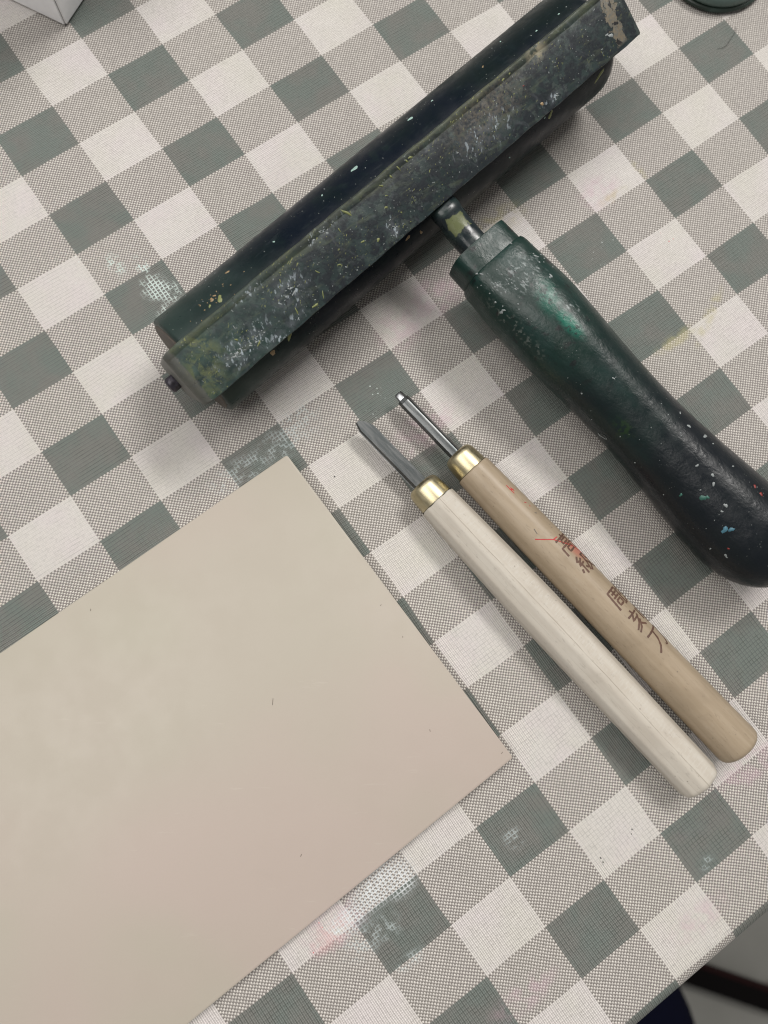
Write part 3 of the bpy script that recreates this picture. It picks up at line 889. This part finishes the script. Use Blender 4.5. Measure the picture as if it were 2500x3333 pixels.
def tool(name, label, head, tail, r_head, r_mid, r_tail, flats, wm, zc):
    """local x runs from ferrule base (0) to the butt; blade along -x"""
    ang, L = axis_frame(head, tail)
    root = empty(name, (head[0] * MM, head[1] * MM, 0), ang)
    tag(root, label, "carving tool", "wood handled carving tools")
    N = 96
    rings, prof = [], []
    for k in range(5):
        t = k / 4
        prof.append((-.02 + .5 * (1 - math.cos(t * math.pi / 2)), r_head - .45 + .45 * math.sin(t * math.pi / 2)))
    for x in np.linspace(2, L - 1.9, 40):
        t = x / L
        r = r_head + (r_mid - r_head) * math.sin(min(1, t / .45) * math.pi / 2) if t < .45 else r_mid + (r_tail - r_mid) * ((t - .45) / .55)
        prof.append((x, r))
    for k in range(1, 9):
        t = k / 8
        prof.append((L - 1.8 + 1.5 * math.sin(t * math.pi / 2), r_tail * (.74 + .26 * math.cos(t * math.pi / 2))))
    prof.append((L + .05, r_tail * .45))

    def radius(r, th):
        if not flats: return r
        # rounded facets at given normals
        k = 1.0
        for fa in flats:
            dlt = (th - fa + math.pi) % (2 * math.pi) - math.pi
            if abs(dlt) < 1.2:
                k = min(k, .955 / max(.3, math.cos(dlt)))
        return r * k
    for x, r in prof:
        rings.append([Vector((x, radius(r, 2 * math.pi * i / N) * math.sin(2 * math.pi * i / N), zc + radius(r, 2 * math.pi * i / N) * math.cos(2 * math.pi * i / N))) * MM for i in range(N)])
    V, F = loft(rings)
    h = mesh_obj("handle", V, F, wm, root, angle=60)
    # brass ferrule: a short cup, wider at the wood
    fp = [(.12, r_head - .25), (.12, r_head - .42), (-.3, r_head - .38), (-2.5, r_head - .50), (-4.0, r_head - .62), (-4.7, r_head - .78), (-5.2, r_head - 1.12), (-5.5, r_head - 1.7), (-5.6, r_head - 2.3), (-5.6, .6)]
    V, F = loft([ring((x * MM, 0, zc * MM), (0, 1, 0), (0, 0, 1), r * MM, r * MM, 64) for x, r in fp])
    mesh_obj("ferrule", V, F, brass.m, root, angle=50)
    V, F = loft([ring((x * MM, 0, zc * MM), (0, 1, 0), (0, 0, 1), r * MM, r * MM, 64) for x, r in ((.13, r_head - .2), (.13, r_head - .36), (-.06, r_head - .36), (-.06, r_head - .2))], False, False)
    mesh_obj("joint_gap", V, F, darkgap, root)

    def surf(x, th):
        rr_ = np.interp(x, [p[0] for p in prof], [p[1] for p in prof])
        d = Vector((0, math.sin(th), math.cos(th)))
        return Vector((x, 0, zc)) + d * radius(rr_, th), d
    return root, h, surf


# pale tool, faceted handle
wm1, c, h = wood("pale_maple", (0.485, 0.445, 0.382), (0.520, 0.485, 0.422), (0.425, 0.380, 0.320), True)
x, y, z = wm1.sep(wm1.obj())
thn = wm1.math('ARCTAN2', y, wm1.math('SUBTRACT', z, 4.95))
wob = wm1.math('MULTIPLY', wm1.math('SUBTRACT', wm1.noise(.12, 2, vec=wm1.scaled(1, .0, .0)), .5), .08)
th2 = wm1.math('ADD', thn, wob)


def line(th, wdt, k, c):
    f = wm1.ramp(wm1.math('ABSOLUTE', wm1.math('SUBTRACT', th2, th)), wdt * .4, wdt, 1, 0)
    f = wm1.math('MULTIPLY', f, wm1.ramp(wm1.noise(.25, 2), .3, .6, .35, 1.0))
    return wm1.mix(wm1.math('MULTIPLY', f, k), c, (0.27, 0.24, 0.19))


c = line(-.03, .022, .75, c)
c = line(.80, .03, .35, c)
c = line(-.62, .018, .25, c)
fleck = wm1.math('MULTIPLY', wm1.ramp(wm1.noise(1.0, 2, vec=wm1.scaled(2.4, .5, .5)), .48, .62), wm1.ramp(wm1.math('ABSOLUTE', wm1.math('SUBTRACT', th2, .38)), .1, .42, 1, 0))
c = wm1.mix(wm1.math('MULTIPLY', fleck, .45), c, (0.54, 0.515, 0.465))
wm1.bump(wm1.math('ADD', h, wm1.math('MULTIPLY', fleck, .25)), .2, .1 * MM)
wm1.set(col=c, rough=.55, spec=.3)

# NB the local y axis points to the right-hand (tan tool) side of the handles
t1, h1, s1 = tool("carving_tool", "pale whitish wooden carving tool with a flat grey blade, nearer the cream sheet", (2.45, -140.1), (13.0, -225.4), 4.66, 5.42, 5.08, (-.55, .33, 1.15, 2.2, -1.6, -2.6, 3.1), wm1.m, 4.95)
# flat blade, cut obliquely at the tip
V = []
ol = [(-5.2, -1.70), (-24.4, -1.95), (-26.45, -1.3), (-26.6, -.55), (-25.5, .55), (-23.4, 1.45), (-5.2, 1.80)]
tt = 1.35
for zz, ins in ((4.5 - tt / 2, 0), (4.5 + tt / 2 - .6, 0), (4.5 + tt / 2, 1)):
    for k, (x, y) in enumerate(ol):
        dx = .2 * ins if x < -20 else 0
        dy = ins * {0: .5, 1: .25, 2: .15}.get(k, -.06)       # ground facet along the left side
        V.append(Vector((x + dx, y + dy, zz)) * MM)
n = len(ol)
F = [tuple(reversed(range(n))), tuple(range(2 * n, 3 * n))] + [(l * n + i, l * n + (i + 1) % n, (l + 1) * n + (i + 1) % n, (l + 1) * n + i) for l in (0, 1) for i in range(n)]
b1 = mesh_obj("blade", V, F, steel.m, t1, angle=20)
bpy.data.objects  # keep

# bright burr along the lower left edge of the flat blade
V, F = loft([[Vector((x, y + dy, zz + dz)) * MM for dy, dz in ((-.07, -.05), (.10, -.08), (.10, .06), (-.05, .06))] for x, y, zz in
             [(-5.3, -1.70, 3.86), (-12, -1.79, 3.86), (-18, -1.87, 3.86), (-24.4, -1.95, 3.86), (-26.4, -1.28, 3.86)]])
mesh_obj("cutting_edge", V, F, bright.m, b1)

# tan tool, round handle with lettering
wm2, c, h = wood("tan_lacquered_wood", (0.310, 0.245, 0.168), (0.355, 0.286, 0.204), (0.255, 0.200, 0.135), False)
smear = wm2.blob(29.5, 3.6, 3.4, 1.5, .1, .8)
c = wm2.mix(wm2.math('MULTIPLY', smear, .5), c, (0.52, 0.13, 0.10))
c = wm2.mix(wm2.math('MULTIPLY', wm2.ramp(wm2.noise(.5, 3, vec=wm2.scaled(.5, 1, 1)), .6, .75), .25), c, (0.42, 0.37, 0.30))
wm2.bump(wm2.math('ADD', h, wm2.math('MULTIPLY', wm2.noise(.4, 3), .8)), .2, .1 * MM)
wm2.set(col=c, rough=.42, spec=.4)
t2, h2, s2 = tool("carving_tool", "tan wooden carving tool with brown lettering and a dark gouge blade, beside the roller handle", (13.75, -138.9), (25.1, -225.0), 4.42, 4.95, 5.2, None, wm2.m, 5.0)
# gouge: roof shaped steel bar with a narrower ground tip
def gsec(x, w, zt, zb):
    return [Vector((x, y * w, z)) * MM for y, z in ((-1.0, zb), (-1.0, zb + .45), (-.82, zt - .30), (-.22, zt - .02), (.10, zt), (.26, zt - .05), (.55, zt - .42), (.95, zb + .35), (.95, zb), (.45, zb), (0, zt - .75), (-.5, zb))]
V, F = loft([gsec(-5.2, 1.62, 5.85, 3.9), gsec(-22.6, 1.62, 5.7, 3.9), gsec(-23.6, 1.52, 5.4, 3.9)])
b2 = mesh_obj("blade", V, F, steel.m, t2, angle=15)
V, F = loft([gsec(-23.2, 1.15, 5.1, 3.95), gsec(-25.0, 1.08, 5.0, 3.95), gsec(-25.5, .95, 4.8, 3.95)])
mesh_obj("ground_tip", V, F, bright.m, b2, angle=20)

# engraved lettering, drawn stroke by stroke (unit square, y up, x right)
G = {
 "gao": [[(.5, 1.0), (.5, .86)], [(.05, .85), (.95, .85)], [(.3, .74), (.3, .56), (.7, .56), (.7, .74), (.3, .74)], [(.1, .0), (.1, .44), (.9, .44), (.9, .08), (.82, .03)], [(.34, .32), (.34, .1), (.68, .1), (.68, .32), (.34, .32)]],
 "ji": [[(.28, 1.0), (.1, .8), (.3, .72)], [(.4, .84), (.1, .56), (.42, .6)], [(.24, .56), (.24, .05)], [(.1, .38), (.04, .2)], [(.36, .38), (.42, .24)], [(.52, .92), (.84, .92), (.78, .62), (.94, .62), (.82, .32), (.5, .02)], [(.6, .92), (.58, .5), (.44, .08)], [(.62, .52), (.76, .26), (.98, .02)]],
 "diao": [[(.1, .0), (.12, .95), (.62, .95), (.62, .06), (.54, .02)], [(.22, .76), (.54, .76)], [(.37, .93), (.37, .56)], [(.2, .57), (.54, .57)], [(.26, .42), (.26, .16), (.5, .16), (.5, .42), (.26, .42)], [(.95, .98), (.72, .74)], [(.97, .70), (.72, .44)], [(1.0, .42), (.84, .16), (.66, .0)]],
 "ke": [[(.3, 1.0), (.34, .84)], [(.04, .8), (.6, .8)], [(.32, .8), (.14, .56), (.42, .58)], [(.52, .66), (.3, .34), (.04, .14)], [(.46, .42), (.26, .14), (.06, .0)], [(.36, .26), (.58, .04)], [(.72, .86), (.72, .24)], [(.94, .98), (.94, .06), (.84, .02)]],
 "dao": [[(.05, .88), (.97, .92), (.95, .6), (.82, .22), (.66, .0), (.56, .08)], [(.46, .9), (.42, .52), (.28, .22), (.06, .0)]],
}
strokes = []
# each glyph: centre along handle, angle of centre, length along, arc width (mm)
for g, xc, wd, ht in (("gao", 26.7, 5.6, 5.0), ("ji", 32.8, 5.4, 4.7), ("diao", 43.2, 5.8, 4.9), ("ke", 49.5, 5.8, 5.0), ("dao", 55.7, 5.7, 5.0)):
    for st_ in G[g]:
        strokes.append([(xc - (p[1] - .5) * ht, .655 * 5.0 + (p[0] - .5) * wd + (p[1] - .5) * .06 * ht) for p in st_])
letm = plain("burnt_brown_ink", (0.105, 0.055, 0.036), .6)
ribbon(strokes, .48, lambda x, s: s2(x, s / 5.0), "lettering", letm, t2)
red = plain("red_pencil", (0.45, 0.035, 0.035), .6)
ribbon([[(8.0, .9 * 5 - 2.2), (10.6, 2.3)], [(9.2, 2.1), (9.8, 3.3), (9.5, 2.4)], [(9.0, 2.8), (10.2, 2.9)], [(21.3, -2.1), (22.7, -.6), (24.1, .95)], [(24.1, .95), (24.3, 2.3)], [(24.1, .95), (26.4, 2.6), (28.4, 4.2), (31, 5.6)],
        [(13.6, 2.6), (14.0, 3.0)], [(15.0, 3.2), (15.2, 3.0)]], .24, lambda x, s: s2(x, s / 5.0), "red_mark", red, t2, .03)
ribbon([[(16.9, 2.6), (17.3, 2.9)], [(17.2, 2.7), (17.1, 3.1)], [(19.4, -.6), (20.8, -.9)]], .16, lambda x, s: s2(x, s / 5.0), "grey_scratch", plain("grey_lead", (.10, .09, .08), .6), t2, .03)

# ------------------------------------------------------------------ white box, top left
bx = empty("white_box", (-1.5 * MM, 17.5 * MM, 0), math.atan2(4.4, 8.2))
tag(bx, "white cardboard box corner with a dark open seam at the top left", "box")
wc = plain("white_card", (0.88, 0.88, 0.89), .55, 0, .06, .1)
d = 1.0
parts = [("side_panel", (0.45, 62, 0, d, .3, 45)), ("side_panel", (0, d, .45, 70, .3, 45)), ("side_panel", (62 - d, 62, d + .1, 70, .3, 45)), ("side_panel", (d + .1, 62 - d - .1, 70 - d, 70, .3, 45)), ("lid", (-.3, 62.3, -.3, 70.3, 45.1, 46.2)), ("base", (d + .1, 62 - d - .1, d + .1, 70 - d - .1, .1, 1.0))]
for nme, q in parts:
    bevel(mesh_obj(nme, *box_vf(*[v * MM for v in q]), wc, bx, smooth=False), .25 * MM, 2)
V, F = box_vf(.35 * MM, .8 * MM, .35 * MM, .8 * MM, .3 * MM, 44.8 * MM)
mesh_obj("seam", V, F, plain("seam_card", (0.20, 0.20, 0.20), .8), bx, smooth=False)

# ------------------------------------------------------------------ dark green pot, top right
pt = empty("ink_pot", (156.2 * MM, -62.6 * MM, 0))
tag(pt, "round dark green pot cut off by the top right edge of the picture", "pot")
ptm, c = ink("pot_glaze", [(0.012, 0.020, 0.015), (0.020, 0.034, 0.027), (0.030, 0.05, 0.042)])
ptm.bump(ptm.noise(.6, 3), .3, .15 * MM)
ptm.set(col=c, rough=.35)
V, F = loft([ring((0, 0, z * MM), (1, 0, 0), (0, 1, 0), r * MM, r * MM, 64) for r, z in ((13.5, .1), (14.3, .3), (14.6, .7), (14.5, 1.1), (14.2, 1.35), (13.8, 1.45), (13.0, 1.45))])
mesh_obj("base", V, F, ptm.m, pt, angle=50)
ptl, c = ink("pot_lid_paint", [(0.085, 0.125, 0.112), (0.10, 0.145, 0.13), (0.13, 0.17, 0.155)])
ptl.bump(ptl.noise(.6, 3), .3, .15 * MM)
ptl.set(col=c, rough=.4)
V, F = loft([ring((0, 0, z * MM), (1, 0, 0), (0, 1, 0), r * MM, r * MM, 64) for r, z in ((13.5, 1.46), (13.9, 1.8), (13.9, 2.6), (13.5, 3.6), (12.6, 4.6), (9, 5.6), (3, 6.0))])
mesh_obj("lid", V, F, ptl.m, pt, angle=50)

# ------------------------------------------------------------------ small loose bits
cu = bpy.data.curves.new("hair", 'CURVE')
cu.dimensions = '3D'
cu.bevel_depth = .045 * MM
cu.bevel_resolution = 1
sp = cu.splines.new('POLY')
hp = [(149.6, -80.0), (148.9, -80.9), (147.4, -81.7), (145.9, -82.2), (144.4, -82.9), (143.2, -83.2), (141.9, -83.1), (140.8, -82.6)]
sp.points.add(len(hp) - 1)
for p_, q in zip(sp.points, hp): p_.co = (q[0] * MM, q[1] * MM, .06 * MM, 1)
cu.materials.append(plain("hair_black", (.012, .011, .010), .5))
ho = bpy.data.objects.new("hair", cu)
COL.objects.link(ho)
dg = bpy.context.evaluated_depsgraph_get()
hme = bpy.data.meshes.new_from_object(ho.evaluated_get(dg))
bpy.data.objects.remove(ho)
ho = bpy.data.objects.new("hair", hme)
COL.objects.link(ho)
tag(ho, "fine curved dark hair on the green check below the pot", "hair")

crm = plain("black_crumb", (.012, .012, .014), .7)
proto = None
for (x, y, s) in ((-14.3, -225.9, .22), (-14.4, -226.9, .2), (-4.8, -225.4, .2), (-5.5, -226.1, .16), (-13.0, -120.8, .2)):
    if proto is None:
        V, F = loft([ring((0, 0, z * MM), (1, 0, 0), (0, 1, 0), r * MM, r * .7 * MM, 8) for r, z in ((.5, 0), (1, .3), (.9, .7), (.4, 1.0))])
        proto = mesh_obj("rubber_crumb", V, F, crm)
        o = proto
    else:
        o = proto.copy()
        COL.objects.link(o)
    o.location = (x * MM, y * MM, -.12 * MM)
    o.scale = (s, s, s)
    o.rotation_euler = (0, 0, x)
    tag(o, {-226.9: "tiny black crumb right beside another, left pair on the white check below the carving tools",
            -225.9: "tiny black crumb, upper of the left pair on the white check below the carving tools",
            -225.4: "tiny black crumb, upper of the right pair on the white check below the carving tools",
            -226.1: "tiny black crumb, lower of the right pair on the white check below the carving tools",
            -120.8: "single black crumb on the white check beside the cream sheet's top corner"}[y], "crumb", "black crumbs on the white checks")
